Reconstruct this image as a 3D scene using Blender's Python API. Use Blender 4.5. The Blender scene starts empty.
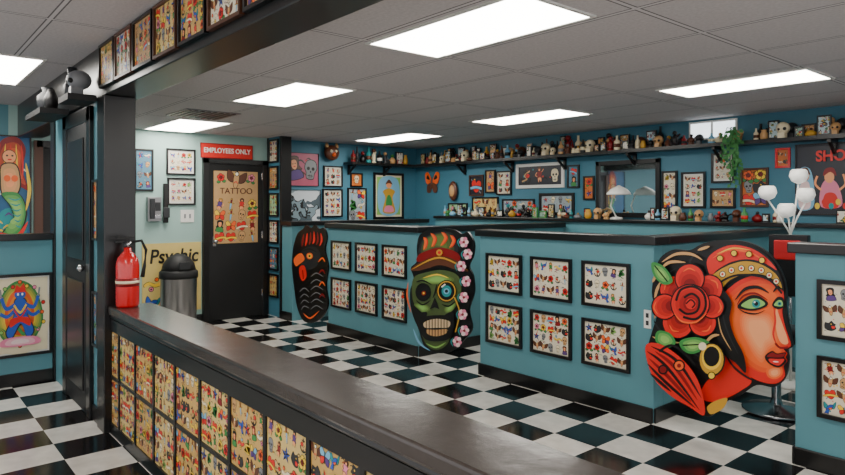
import bpy, bmesh, math, random
from mathutils import Vector
random.seed(7)
S=bpy.context.scene
# ---------------------------------------------------------------- survey (metres)
TH=math.radians(49.69); CH=1.44; F=640.0; HX=422.5; HY=204.0
ct,st=math.cos(TH),math.sin(TH)
def ax(px): return ct*(px-HX)-st*F
def ay(px): return st*(px-HX)+ct*F
# ---------------------------------------------------------------- materials
def C(h):
    h=h.lstrip('#'); r=[int(h[i:i+2],16)/255 for i in (0,2,4)]
    return tuple([(c/12.92 if c<=0.04045 else ((c+0.055)/1.055)**2.4) for c in r]+[1.0])
MATS={}
def mat(name,col,rough=0.5,metal=0.0,emit=0.0,noise=0.0,nscale=8.0,coat=0.0,bump=0.0):
    if name in MATS: return MATS[name]
    m=bpy.data.materials.new(name); m.use_nodes=True
    nt=m.node_tree; b=nt.nodes['Principled BSDF']
    c=C(col) if isinstance(col,str) else tuple(col); b.inputs['Base Color'].default_value=c
    b.inputs['Roughness'].default_value=rough; b.inputs['Metallic'].default_value=metal
    if coat: b.inputs['Coat Weight'].default_value=coat
    if emit:
        b.inputs['Emission Color'].default_value=c; b.inputs['Emission Strength'].default_value=emit
    tc=nt.nodes.new('ShaderNodeTexCoord'); nz=nt.nodes.new('ShaderNodeTexNoise')
    nz.inputs['Scale'].default_value=nscale; nz.inputs['Detail'].default_value=5
    nt.links.new(tc.outputs['Object'],nz.inputs['Vector'])
    if noise:
        mx=nt.nodes.new('ShaderNodeMixRGB'); mx.blend_type='MULTIPLY'; mx.inputs[0].default_value=noise
        mx.inputs[1].default_value=c; nt.links.new(nz.outputs['Fac'],mx.inputs[2])
        nt.links.new(mx.outputs[0],b.inputs['Base Color'])
    if bump:
        bp=nt.nodes.new('ShaderNodeBump'); bp.inputs['Strength'].default_value=bump; bp.inputs['Distance'].default_value=0.01
        nt.links.new(nz.outputs['Fac'],bp.inputs['Height']); nt.links.new(bp.outputs[0],b.inputs['Normal'])
    MATS[name]=m; return m

def mth(nt,op,a,b=None,c=None):
    n=nt.nodes.new('ShaderNodeMath'); n.operation=op
    for i,v in enumerate((a,b,c)):
        if v is None: continue
        if isinstance(v,(int,float)): n.inputs[i].default_value=v
        else: nt.links.new(v,n.inputs[i])
    return n.outputs[0]
def mixc(nt,f,a,b):
    n=nt.nodes.new('ShaderNodeMixRGB')
    for i,v in enumerate((f,a,b)):
        if isinstance(v,(int,float)): n.inputs[i].default_value=v
        elif isinstance(v,tuple): n.inputs[i].default_value=v
        else: nt.links.new(v,n.inputs[i])
    return n.outputs[0]

def flash(name,paper,pal,scale=14.0,seed=0.0,thr=0.46,rough=0.35,warp=0.05):
    if name in MATS: return MATS[name]
    m=bpy.data.materials.new(name); m.use_nodes=True; nt=m.node_tree; b=nt.nodes['Principled BSDF']
    b.inputs['Roughness'].default_value=rough
    tc=nt.nodes.new('ShaderNodeTexCoord')
    mp=nt.nodes.new('ShaderNodeMapping'); mp.inputs['Location'].default_value=(seed,seed*1.7,seed*0.6)
    nt.links.new(tc.outputs['Object'],mp.inputs['Vector'])
    nz=nt.nodes.new('ShaderNodeTexNoise'); nz.inputs['Scale'].default_value=scale*1.3; nz.inputs['Detail'].default_value=2
    nt.links.new(mp.outputs[0],nz.inputs['Vector'])
    vs=nt.nodes.new('ShaderNodeVectorMath'); vs.operation='SCALE'; vs.inputs['Scale'].default_value=warp*14/scale*1.6
    nt.links.new(nz.outputs['Color'],vs.inputs[0])
    va=nt.nodes.new('ShaderNodeVectorMath'); nt.links.new(mp.outputs[0],va.inputs[0]); nt.links.new(vs.outputs[0],va.inputs[1])
    vo=nt.nodes.new('ShaderNodeTexVoronoi'); vo.inputs['Scale'].default_value=scale; vo.inputs['Randomness'].default_value=0.75
    nt.links.new(va.outputs[0],vo.inputs['Vector'])
    sp=nt.nodes.new('ShaderNodeSeparateColor'); nt.links.new(vo.outputs['Color'],sp.inputs[0])
    rp=nt.nodes.new('ShaderNodeValToRGB'); rp.color_ramp.interpolation='CONSTANT'
    n2=nt.nodes.new('ShaderNodeTexNoise'); n2.inputs['Scale'].default_value=scale*1.6; n2.inputs['Detail'].default_value=1
    nt.links.new(mp.outputs[0],n2.inputs['Vector'])
    key=mth(nt,'FRACT',mth(nt,'ADD',sp.outputs[0],mth(nt,'MULTIPLY',n2.outputs['Fac'],0.8)))
    nt.links.new(key,rp.inputs[0])
    el=rp.color_ramp.elements
    for i,p in enumerate(pal):
        e=el[0] if i==0 else (el[1] if i==1 else el.new(i/len(pal)))
        e.position=i/len(pal); e.color=C(p)
    d=vo.outputs['Distance']
    inner=mth(nt,'LESS_THAN',d,thr-0.05); outer=mth(nt,'LESS_THAN',d,thr)
    c1=mixc(nt,outer,C(paper),C('#1a1512')); c2=mixc(nt,inner,c1,rp.outputs[0])
    nt.links.new(c2,b.inputs['Base Color']); MATS[name]=m; return m

black=mat('black_trim','#171616',0.28,noise=0.3,nscale=30)
blackm=mat('black_matte','#121213',0.6)
frameb=mat('frame_black','#121011',0.3)
framebr=mat('frame_brown','#4a2a1a',0.4)
teal=mat('teal_paint','#5a909b',0.5,noise=0.15,nscale=3)
tealb=mat('teal_paint_back','#447f95',0.55,noise=0.2,nscale=2)
teal_lit=mat('teal_paint_lit','#a3c4bc',0.55,noise=0.15,nscale=3)  # teal paint brightened for the door wall, its lit look put into the colour
capm=mat('cap_scuffed','#463e3a',0.2,noise=0.5,nscale=12,bump=0.15)
white=mat('white_plastic','#e6e4de',0.4)
red=mat('red_gloss','#d0141a',0.25,coat=0.5)
chrome=mat('chrome','#c0c0c2',0.22,1.0); steel=mat('brushed_steel','#9a999a',0.32,1.0)
glassm=mat('mirror_glass','#d8e2e4',0.03,1.0)
A={k:mat('paint_'+k,v,0.38) for k,v in dict(red='#dc261c',dred='#840e12',orange='#f26424',peach='#f6a26c',yellow='#f2c838',gold='#c8962c',cream='#ebdcb8',black='#0b0a0b',
   green='#3a8a44',lgreen='#8cc062',olive='#5f7638',teal='#1f8f92',blue='#2a55b4',lblue='#7ab6d6',pink='#e4809e',pinkw='#f0d2d2',white='#f2eee4',brown='#5e3420',tan='#cc9c66',grey='#808285',dgrey='#26282b',purple='#5a3b7e').items()}
P_white=mat('paper_white','#eae0c8',0.4,noise=0.22,nscale=14); P_cream=mat('paper_cream','#e6c67a',0.45,noise=0.3,nscale=6); P_aged=mat('paper_aged','#dbb062',0.45,noise=0.35,nscale=5)
P_tan=mat('paper_tan','#cda26c',0.45,noise=0.3,nscale=8); P_blue=mat('paper_blue','#5d8fa8',0.4,noise=0.3,nscale=8); P_dark=mat('paper_dark','#232733',0.35,noise=0.3,nscale=8); P_orange=mat('paper_orange','#d6752e',0.4,noise=0.35,nscale=8); P_green=mat('paper_green','#a6cf9c',0.4,noise=0.25,nscale=8); P_pink=mat('paper_pink','#c85a78',0.4,noise=0.3,nscale=8); P_grey=mat('paper_grey','#aebdc4',0.4,noise=0.4,nscale=7)
palA=['#c2261f','#e9dfc8','#2f6f3f','#e0b23a','#22201f','#e9dfc8','#8b1a18','#6b7f8a']
small=[flash('mini_print_%d'%i,p,palA,scale=22+3*i,seed=50+i*4.3,thr=0.5,warp=0.04) for i,p in enumerate(['#ece6d8','#c9b68c','#b9cfd4','#d9a05c','#8fb0a0'])]

def floor_mat():
    m=bpy.data.materials.new('checker_vinyl'); m.use_nodes=True; nt=m.node_tree; b=nt.nodes['Principled BSDF']
    tc=nt.nodes.new('ShaderNodeTexCoord'); s=nt.nodes.new('ShaderNodeSeparateXYZ'); nt.links.new(tc.outputs['Object'],s.inputs[0])
    T=0.305
    fx=mth(nt,'FLOOR',mth(nt,'DIVIDE',mth(nt,'ADD',s.outputs[0],0.09),T)); fy=mth(nt,'FLOOR',mth(nt,'DIVIDE',mth(nt,'ADD',s.outputs[1],0.12),T))
    k=mth(nt,'MODULO',mth(nt,'ABSOLUTE',mth(nt,'ADD',fx,fy)),2.0)
    nz=nt.nodes.new('ShaderNodeTexNoise'); nz.inputs['Scale'].default_value=9; nz.inputs['Detail'].default_value=8; nt.links.new(tc.outputs['Object'],nz.inputs['Vector'])
    w=mixc(nt,nz.outputs['Fac'],C('#b4b0a9'),C('#eeeae2')); bl=mixc(nt,nz.outputs['Fac'],C('#060606'),C('#1c1b1c'))
    c=mixc(nt,k,w,bl)
    nt.links.new(c,b.inputs['Base Color'])
    rr=mth(nt,'MULTIPLY_ADD',nz.outputs['Fac'],0.18,0.06); nt.links.new(rr,b.inputs['Roughness'])
    bp=nt.nodes.new('ShaderNodeBump'); bp.inputs['Strength'].default_value=0.06; bp.inputs['Distance'].default_value=0.01
    n2=nt.nodes.new('ShaderNodeTexNoise'); n2.inputs['Scale'].default_value=3.5; nt.links.new(tc.outputs['Object'],n2.inputs['Vector'])
    nt.links.new(n2.outputs['Fac'],bp.inputs['Height']); nt.links.new(bp.outputs[0],b.inputs['Normal'])
    return m
def ceil_mat():
    m=bpy.data.materials.new('ceiling_tiles'); m.use_nodes=True; nt=m.node_tree; b=nt.nodes['Principled BSDF']
    b.inputs['Roughness'].default_value=0.9
    tc=nt.nodes.new('ShaderNodeTexCoord'); s=nt.nodes.new('ShaderNodeSeparateXYZ'); nt.links.new(tc.outputs['Object'],s.inputs[0])
    px=mth(nt,'PINGPONG',mth(nt,'ADD',s.outputs[0],2.76+12.2),0.61); py=mth(nt,'PINGPONG',mth(nt,'ADD',s.outputs[1],-1.93+12.2),0.305)
    g=mth(nt,'LESS_THAN',mth(nt,'MINIMUM',px,py),0.010)
    g2=mth(nt,'LESS_THAN',mth(nt,'MINIMUM',px,py),0.018)
    nz=nt.nodes.new('ShaderNodeTexNoise'); nz.inputs['Scale'].default_value=60; nz.inputs['Detail'].default_value=3; nt.links.new(tc.outputs['Object'],nz.inputs['Vector'])
    t=mixc(nt,nz.outputs['Fac'],C('#b0aaab'),C('#d6d0d1'))
    c=mixc(nt,g2,t,C('#666164')); c=mixc(nt,g,c,C('#cfcacb'))
    nt.links.new(c,b.inputs['Base Color']); return m

# ---------------------------------------------------------------- mesh builder
def WY(y): return lambda a,d,z:(a,y-d-0.002,z)       # wall facing -Y
def WX(x): return lambda a,d,z:(x+d+0.002,a,z)       # wall facing +X
ID=lambda a,d,z:(a,d,z)
class MB:
    def __init__(s): s.v=[];s.f=[];s.m=[];s.sm=[];s.mats=[]
    def mi(s,m):
        if m not in s.mats: s.mats.append(m)
        return s.mats.index(m)
    def add(s,vs,fs,m,smooth=False):
        o=len(s.v); s.v+= [tuple(p) for p in vs]; k=s.mi(m)
        for f in fs: s.f.append([o+i for i in f]); s.m.append(k); s.sm.append(smooth)
    def box(s,a0,a1,b0,b1,c0,c1,m,M=ID):
        vs=[M(a,b,c) for c in (c0,c1) for b in (b0,b1) for a in (a0,a1)]
        s.add(vs,[(0,2,3,1),(4,5,7,6),(0,1,5,4),(2,6,7,3),(0,4,6,2),(1,3,7,5)],m)
    def lathe(s,c,prof,m,seg=14,sx=1,sy=1):
        vs=[];n=len(prof)
        for i in range(seg):
            a=2*math.pi*i/seg
            for r,z in prof: vs.append((c[0]+r*sx*math.cos(a),c[1]+r*sy*math.sin(a),c[2]+z))
        fs=[]
        for i in range(seg):
            j=(i+1)%seg
            for k in range(n-1): fs.append((i*n+k,j*n+k,j*n+k+1,i*n+k+1))
        fs.append([i*n for i in range(seg)][::-1]); fs.append([i*n+n-1 for i in range(seg)])
        s.add(vs,fs,m,True)
    def ball(s,c,r,m,sx=1,sy=1,sz=1,seg=14,rings=8):
        prof=[(max(1e-4,r*math.sin(math.pi*k/rings)),-r*sz*math.cos(math.pi*k/rings)) for k in range(rings+1)]
        s.lathe(c,prof,m,seg,sx,sy)
    def tube(s,pts,r,m,seg=8):
        vs=[];P=[Vector(p) for p in pts];n=len(P)
        for i,p in enumerate(P):
            d=(P[min(i+1,n-1)]-P[max(i-1,0)]).normalized()
            u=d.cross(Vector((0,0,1)));
            if u.length<1e-3: u=d.cross(Vector((1,0,0)))
            u.normalize(); w=d.cross(u)
            rr=r[i] if isinstance(r,(list,tuple)) else r
            for k in range(seg):
                a=2*math.pi*k/seg; vs.append(p+u*rr*math.cos(a)+w*rr*math.sin(a))
        fs=[(i*seg+k,i*seg+(k+1)%seg,(i+1)*seg+(k+1)%seg,(i+1)*seg+k) for i in range(n-1) for k in range(seg)]
        fs+= [list(range(seg)),[ (n-1)*seg+k for k in range(seg)]]
        s.add(vs,fs,m,True)
    def ngon(s,pts,m): s.add(pts,[list(range(len(pts)))],m)
    def slab(s,pts2,M,d0,d1,m):
        n=len(pts2); vs=[M(a,d0,z) for a,z in pts2]+[M(a,d1,z) for a,z in pts2]
        fs=[list(range(n)),[n+i for i in range(n)][::-1]]+[(i,(i+1)%n,n+(i+1)%n,n+i) for i in range(n)]
        s.add(vs,fs,m)
    def build(s,name,bevel=0,col=None):
        me=bpy.data.meshes.new(name); me.from_pydata(s.v,[],s.f)
        for m in s.mats: me.materials.append(m)
        for p,k,sm in zip(me.polygons,s.m,s.sm): p.material_index=k; p.use_smooth=sm
        bm=bmesh.new(); bm.from_mesh(me); bmesh.ops.recalc_face_normals(bm,faces=bm.faces); bm.to_mesh(me); bm.free()
        o=bpy.data.objects.new(name,me); S.collection.objects.link(o)
        if bevel:
            b=o.modifiers.new('bevel','BEVEL'); b.width=bevel; b.segments=2; b.limit_method='ANGLE'; b.angle_limit=math.radians(50)
        return o
def smooth(pts,n=5):
    out=[];L=len(pts)
    for i in range(L):
        p0,p1,p2,p3=[pts[(i+k-1)%L] for k in range(4)]
        for j in range(n):
            t=j/n
            out.append(tuple(0.5*((2*p1[q])+(-p0[q]+p2[q])*t+(2*p0[q]-5*p1[q]+4*p2[q]-p3[q])*t*t+(-p0[q]+3*p1[q]-3*p2[q]+p3[q])*t**3) for q in (0,1)))
    return out
def open_smooth(pts,n=6):
    P=[pts[0]]+list(pts)+[pts[-1]];out=[]
    for i in range(len(pts)-1):
        p0,p1,p2,p3=P[i:i+4]
        for j in range(n):
            t=j/n
            out.append(tuple(0.5*((2*p1[q])+(-p0[q]+p2[q])*t+(2*p0[q]-5*p1[q]+4*p2[q]-p3[q])*t*t+(-p0[q]+3*p1[q]-3*p2[q]+p3[q])*t**3) for q in (0,1)))
    out.append(pts[-1]); return out
def text(body,loc,size,facing,m,parent,name,align='CENTER',sx=1.0,shear=0,bold=0.0):
    cu=bpy.data.curves.new(name,'FONT'); cu.body=body; cu.size=size; cu.align_x=align; cu.align_y='CENTER'; cu.extrude=0.0015; cu.shear=shear; cu.offset=bold
    cu.materials.append(m); o=bpy.data.objects.new(name,cu); S.collection.objects.link(o)
    o.location=loc; o.scale=(sx,1,1)
    o.rotation_euler=(math.pi/2,0,0) if facing=='Y' else (math.pi/2,0,math.pi/2)
    if parent: o.parent=parent
    return o
def traceY(Y):
    def f(x,y): t=Y/ay(x); return (t*ax(x), CH-(y-HY)*t)
    return f
def traceX(X):
    def f(x,y): t=X/ax(x); return (t*ay(x), CH-(y-HY)*t)
    return f
ident=lambda x,y:(x,y)

def lerpmat(c0,c1,t):
    key='paint_%s_%s_%d'%(c0,c1,int(t*100))
    if key in MATS: return MATS[key]
    a0=A[c0].node_tree.nodes['Principled BSDF'].inputs['Base Color'].default_value; a1=A[c1].node_tree.nodes['Principled BSDF'].inputs['Base Color'].default_value
    return mat(key,[a0[i]*(1-t)+a1[i]*t for i in range(4)],0.38)
class Art:
    def __init__(s,tr,M,d,b=None): s.b=b or MB(); s.tr=tr; s.M=M; s.d=d; s.k=0; s.top=d; s.st=0.00035
    def base(s,pts,m,th=0.018):
        s.b.slab([s.tr(*p) for p in smooth(pts)],s.M,s.d,s.d+th,m); s.top=s.d+th
    def poly(s,pts,m,sm=True,n=5):
        s.k+=1; P=smooth(pts,n) if sm else pts
        s.b.ngon([s.M(*(lambda q:(q[0],s.top+s.st*s.k,q[1]))(s.tr(*p))) for p in P],m)
    def circ(s,x,y,r,m,ry=None,n=18):
        ry=ry or r
        s.poly([(x+r*math.cos(2*math.pi*i/n),y+ry*math.sin(2*math.pi*i/n)) for i in range(n)],m,False)
    def grad(s,pts,c0,c1,n=5,c=None,k=0.85):
        P=smooth(pts); cx,cy=c or (sum(p[0] for p in P)/len(P),sum(p[1] for p in P)/len(P))
        for i in range(n):
            f=1-k*i/n
            s.poly([(cx+(p[0]-cx)*f,cy+(p[1]-cy)*f) for p in P],lerpmat(c0,c1,i/(n-1)),False)
    def stroke(s,pts,w,m,taper=False,n=6):
        P=open_smooth(pts,n); L=[];R=[]
        for i,p in enumerate(P):
            q0=P[max(i-1,0)];q1=P[min(i+1,len(P)-1)]
            dx,dy=q1[0]-q0[0],q1[1]-q0[1]; l=math.hypot(dx,dy) or 1
            ww=w/2*((1-abs(2*i/(len(P)-1)-1)**2)*0.9+0.1 if taper else 1)
            L.append((p[0]-dy/l*ww,p[1]+dx/l*ww)); R.append((p[0]+dy/l*ww,p[1]-dx/l*ww))
        s.poly(L+R[::-1],m,False)

# ---------------------------------------------------------------- flash motifs
def motif(a,cx,cy,s,kind,rn,lw=0.035):
    th=rn.uniform(-0.3,0.3); cr,sr=math.cos(th),math.sin(th); fl_=rn.choice((-1,1))
    T=lambda pts:[(cx+s*(fl_*x*cr-y*sr),cy+s*(fl_*x*sr+y*cr)) for x,y in pts]
    K=A['black']; a.k=0
    def fill(pts,m,n=3):
        mx=sum(p[0] for p in pts)/len(pts); my=sum(p[1] for p in pts)/len(pts)
        o=[]
        for x,y in pts:
            l=math.hypot(x-mx,y-my) or 1; o.append((x+(x-mx)/l*lw,y+(y-my)/l*lw))
        a.poly(T(o),K,True,n); a.poly(T(pts),m,True,n)
    def ln(pts,w,m=K,tp=False): a.stroke(T(pts),w*s,m,tp,4)
    def ci(x,y,r,m,o=True):
        P=[(x+r*math.cos(2*math.pi*i/10),y+r*math.sin(2*math.pi*i/10)) for i in range(10)]
        if o: a.poly(T([(x+(r+lw)*math.cos(2*math.pi*i/10),y+(r+lw)*math.sin(2*math.pi*i/10)) for i in range(10)]),K,False)
        a.poly(T(P),m,False)
    c=lambda *n: A[rn.choice(n)]
    if kind==0:   # rose
        fill([(-.45,-.3),(-.2,-.15),(-.1,-.35),(-.3,-.45)],A['green']); fill([(.45,-.3),(.2,-.15),(.1,-.35),(.3,-.45)],A['green'])
        m=c('red','red','orange','pink','yellow')
        for k in range(5): ci(.2*math.cos(k*1.257+.3),.08+.2*math.sin(k*1.257+.3),.17,m)
        ci(0,.08,.14,A['dred']); ln([(-.08,.05),(0,.16),(.08,.06),(0,0)],.04)
    elif kind==1:
        ln([(-.45,.4),(.4,-.4)],.07,A['grey']) ; fill([(0,-.4),(-.38,0),(-.34,.3),(-.12,.34),(0,.2),(.12,.34),(.34,.3),(.38,0)],A['red']); fill([(-.5,-.1),(0,.02),(.5,-.06),(.5,-.2),(0,-.13),(-.5,-.24)],c('yellow','cream','lblue'))
    elif kind==2:
        fill([(-.07,.1),(.07,.1),(.05,-.35),(0,-.5),(-.05,-.35)],A['lblue']); fill([(-.22,.1),(.22,.1),(.2,.17),(-.2,.17)],A['gold']); fill([(-.05,.17),(.05,.17),(.06,.42),(-.06,.42)],A['dred']); ci(0,.46,.06,A['gold'])
    elif kind==3:
        fill([(-.3,.1),(-.22,.38),(0,.46),(.22,.38),(.3,.1),(.2,-.1),(.16,-.36),(-.16,-.36),(-.2,-.1)],c('cream','grey','tan')); ci(-.12,.08,.08,K,False); ci(.12,.08,.08,K,False); ln([(0,-.02),(0,-.1)],.06); ln([(-.13,-.24),(.13,-.24)],.03); ln([(-.05,-.18),(-.05,-.34)],.025); ln([(.05,-.18),(.05,-.34)],.025)
    elif kind==4:
        fill([(-.1,.05),(-.5,.4),(-.35,.05),(-.2,-.1)],c('blue','teal')); fill([(.1,.1),(.3,.48),(.4,.1),(.2,-.05)],c('blue','teal')); fill([(-.25,.15),(0,.2),(.3,-.05),(.15,-.15),(-.1,-.05)],A['blue']); fill([(.2,-.05),(.5,-.35),(.35,-.35),(.25,-.42),(.12,-.12)],A['blue']); fill([(-.12,0),(.1,-.02),(.05,-.12),(-.05,-.1)],A['orange'])
    elif kind==5:
        ln([(0,.4),(0,-.4)],.12); ln([(-.35,-.1),(-.25,-.35),(0,-.45),(.25,-.35),(.35,-.1)],.12); ln([(-.2,.25),(.2,.25)],.1); ln([(-.3,.3),(.1,.05),(-.1,-.15),(.3,-.3)],.09,A['tan']); fill([(-.3,.05),(-.1,.15),(0,0),(-.15,-.1)],A['red'])
    elif kind==6:
        ln([(-.35,-.4),(.3,-.3),(-.25,0),(.3,.2),(0,.42)],.22,K,True); ln([(-.35,-.4),(.3,-.3),(-.25,0),(.3,.2),(0,.42)],.14,c('green','lgreen','yellow'),True); ci(0,.4,.09,A['green']); ln([(0,.48),(-.1,.54)],.03,A['red'])
    elif kind==7:
        fill([(-.2,.1),(-.25,.4),(0,.5),(.25,.4),(.2,.05),(.3,-.1),(-.3,-.1)],c('black','brown','dred')); fill([(-.3,-.45),(-.25,-.15),(0,-.08),(.25,-.15),(.3,-.45)],c('red','dred','green','purple')); fill([(-.12,.05),(-.13,.3),(0,.36),(.13,.3),(.12,.05),(0,-.06)],A['peach']); ln([(-.05,.07),(.05,.07)],.04,A['red']); ln([(-.09,.19),(-.03,.19)],.03); ln([(.03,.19),(.09,.19)],.03)
    elif kind==8:
        fill([(-.45,-.1),(-.3,.35),(-.05,.25),(.2,.4),(.3,.2),(.45,.05),(.3,-.05),(.4,-.25),(.1,-.4),(-.2,-.35)],A['dgrey']); fill([(.1,-.02),(.36,-.08),(.3,-.24),(.1,-.24)],A['red']); ci(.12,.15,.05,A['yellow'],False)
    elif kind==9:
        for k in range(5):
            an=math.pi/2+k*1.2566; an2=an+.6283; an3=an-.6283
            a.poly(T([(0,0),(.5*math.cos(an),.5*math.sin(an)),(.2*math.cos(an2),.2*math.sin(an2))]),c('red','blue'),False); a.poly(T([(0,0),(.5*math.cos(an),.5*math.sin(an)),(.2*math.cos(an3),.2*math.sin(an3))]),K,False)
    elif kind==10:
        for q in (-1,1):
            fill([(0,.05),(q*.25,.42),(q*.46,.3),(q*.35,.02)],c('orange','yellow','lblue')); fill([(0,0),(q*.35,-.05),(q*.35,-.35),(q*.12,-.3)],c('red','orange','purple'))
        ln([(0,.25),(0,-.3)],.07)
    elif kind==11:
        fill([(-.05,.1),(-.5,.45),(-.48,0),(-.2,-.15)],A['brown']); fill([(.05,.1),(.5,.45),(.48,0),(.2,-.15)],A['brown']); fill([(-.12,.2),(0,.42),(.14,.2),(.12,-.25),(0,-.45),(-.12,-.25)],A['tan']); ci(.02,.3,.09,A['white']); ln([(.08,.3),(.18,.26)],.06,A['yellow']); ln([(-.1,-.2),(0,-.1),(.1,-.2)],.05,A['red'])
    elif kind==13:
        fill([(-.08,.2),(-.16,.42),(0,.52),(.16,.42),(.08,.2)],c('black','brown','gold')); fill([(-.2,.2),(-.14,-.05),(-.22,-.2),(.22,-.2),(.14,-.05),(.2,.2)],c('red','dred','green','purple','pink')); fill([(-.14,-.2),(-.1,-.5),(0,-.3),(.1,-.5),(.14,-.2)],A['peach']); ci(0,.33,.08,A['peach']); ln([(-.2,.18),(-.34,0),(-.2,-.1)],.06,A['peach']); ln([(.2,.18),(.36,.36)],.06,A['peach'])
    else:
        fill([(-.48,.05),(-.2,.18),(.1,.05),(.45,.15),(.45,-.03),(.1,-.13),(-.2,0),(-.46,-.12)],c('cream','yellow','red')); ci(-.1,-.25,.12,c('pink','yellow')); ci(-.1,-.25,.05,K,False); ci(.2,.3,.1,c('orange','lblue'))
def sheet(b,M,a0,a1,z0,z1,d,seed,nx,ny,paper,fillf=0.95):
    rn=random.Random(seed); b.box(a0,a1,0.001,d,z0,z1,paper,M)
    a=Art(ident,M,d,b); a.top=d+0.0003; a.st=0.00022
    cw=(a1-a0)/nx; ch=(z1-z0)/ny; s=min(cw,ch)*fillf
    if max(cw,ch)>1.35*min(cw,ch): s*=1.15
    for i in range(nx*ny*3):
        x=rn.uniform(a0+cw*.12,a1-cw*.12); z=rn.uniform(z0+ch*.12,z1-ch*.12); a.k=-1; q=s*rn.uniform(.1,.22)
        if rn.random()<.5: a.stroke([(x-q,z),(x,z+q*.5),(x+q,z-q*.3)],q*.35,A[rn.choice(['black','dred','green','grey','brown'])],True,3)
        else: a.circ(x,z,q*.35,A[rn.choice(['red','yellow','teal','dred','black'])],None,7)
    for i in range(nx):
        for j in range(ny):
            motif(a,a0+cw*(i+.5)+rn.uniform(-.05,.05)*cw,z0+ch*(j+.5)+rn.uniform(-.05,.05)*ch,s*rn.uniform(.82,1.05),rn.choice([0,0,1,2,3,3,4,5,6,7,8,9,10,11,11,12,13]),rn)
def frame(name,M,a0,a1,z0,z1,fw,art,fm,matw=0.0,matm=None,dep=0.022):
    b=MB()
    b.box(a0,a1,0,dep,z0,z0+fw,fm,M); b.box(a0,a1,0,dep,z1-fw,z1,fm,M)
    b.box(a0,a0+fw,0,dep,z0+fw,z1-fw,fm,M); b.box(a1-fw,a1,0,dep,z0+fw,z1-fw,fm,M)
    if matw: b.box(a0+fw,a1-fw,0,dep*0.3,z0+fw,z1-fw,matm or white,M)
    g=fw+matw
    if isinstance(art,tuple): sheet(b,M,a0+g,a1-g,z0+g,z1-g,dep*0.42,*art)
    else: b.box(a0+g,a1-g,0,dep*0.5,z0+g,z1-g,art,M)
    return b.build(name)

# ---------------------------------------------------------------- room shell
XL=-7.7; YB=6.4; ZC=2.30; ZN=2.45; YW=3.87
b=MB(); b.box(-7.9,3.0,-3.0,6.6,-0.05,0,floor_mat()); b.build('floor')
cm=ceil_mat()
b=MB(); b.box(-7.9,3.0,1.28,6.6,ZC,ZC+0.05,cm); b.build('ceiling')
b=MB(); b.box(-7.9,3.0,-3.0,1.12,ZN,ZN+0.05,cm); b.build('ceiling_entry')
b=MB(); b.box(-7.85,XL,1.0,YW,0,ZN,teal_lit); b.box(-7.85,XL,-3.0,1.0,0,ZN,teal); b.box(-7.85,XL,YW,6.55,0,ZN,tealb); b.build('wall_left')
b=MB(); b.box(XL,3.0,YB,YB+0.15,0,ZN,tealb); b.build('wall_back')
b=MB(); b.box(XL+0.001,3.0,1.08,1.30,2.126,2.6,black); b.build('trim_beam',0.006)
b=MB()
b.box(-4.72,-4.515,1.10,1.22,0,2.125,teal); b.box(-5.93,-5.53,1.10,1.22,0,2.125,teal); b.box(-5.53,-4.72,1.10,1.22,2.02,2.125,black); b.build('wall_stub')
b=MB()
b.box(-5.54,-5.42,1.07,1.098,0,2.1,black); b.box(-4.80,-4.71,1.07,1.098,0,2.1,black); b.box(-5.54,-4.71,1.07,1.098,2.0,2.1,black)
b.box(-5.42,-4.80,1.075,1.09,0.01,2.0,blackm); b.box(-5.34,-4.88,1.065,1.075,0.15,0.9,frameb); b.box(-5.34,-4.88,1.065,1.075,1.05,1.9,frameb); b.ball((-4.86,1.05,1.0),0.025,chrome); b.build('door_2',0.004)
b=MB(); b.box(-4.51,-4.34,1.07,1.26,0,2.125,black); b.build('trim_post',0.005)
b=MB(); b.box(-6.07,-5.95,-2.0,1.08,0,1.15,teal); b.box(-6.1,-5.92,-2.0,1.08,1.15,1.20,black); b.box(-5.95,-5.935,-2.0,1.08,0,0.10,black); b.build('wall_entry_half',0.004)
b=MB(); b.box(-6.07,-5.935,1.085,1.235,0,2.125,black); b.build('trim_corner',0.004)
b=MB(); b.box(XL,XL+0.015,2.1,3.0,0,0.1,black); b.box(XL,XL+0.015,YW+.15,YB,0,0.1,black); b.build('baseboard_left')
b=MB(); b.box(-4.70,-4.53,1.085,1.10,0,0.1,black); b.build('baseboard_stub')
b=MB(); b.box(XL,-7.36,YW,YW+0.12,0,ZC,tealb); b.box(-7.36,-7.31,YW-0.005,YW+0.14,0,ZC,black); b.box(XL,XL+0.04,YW-0.005,YW,0,ZC,black); b.build('wall_pillar',0.003)

# ---------------------------------------------------------------- low divider wall
b=MB()
b.box(-4.33,-0.80,1.12,1.32,0,0.72,blackm)
b.box(-4.33,-0.80,1.105,1.12,0,0.07,black); b.box(-4.33,-0.80,1.105,1.12,0.645,0.72,black)
b.box(-4.33,-0.80,1.108,1.12,0.345,0.367,black)
X0=-4.16
for i in range(0,11):
    x=X0+0.322*i
    b.box(x-0.012,x+0.012,1.106,1.12,0.07,0.66,black)
for i in range(-1,11):
    for r,(z0,z1) in enumerate(((0.07,0.345),(0.367,0.645))):
        x=X0+0.322*i
        x0=-4.33 if x<-4.3 else x+.012
        x1=min(x+0.31,-0.82)
        if x1-x0<0.03: continue
        nx=3 if x1-x0<0.2 else 5
        sheet(b,WY(1.12),x0,x1,z0,z1,0.004,100+i*7+r*31,nx,4,[P_cream,P_aged,P_cream,P_aged][(i+r*2)%4],1.12)
b.build('divider_wall')
b=MB(); b.box(-4.33,-0.74,1.09,1.355,0.745,0.80,capm); b.box(-4.33,-0.76,1.10,1.34,0.722,0.745,black); b.build('trim_divider_cap',0.012)

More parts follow.
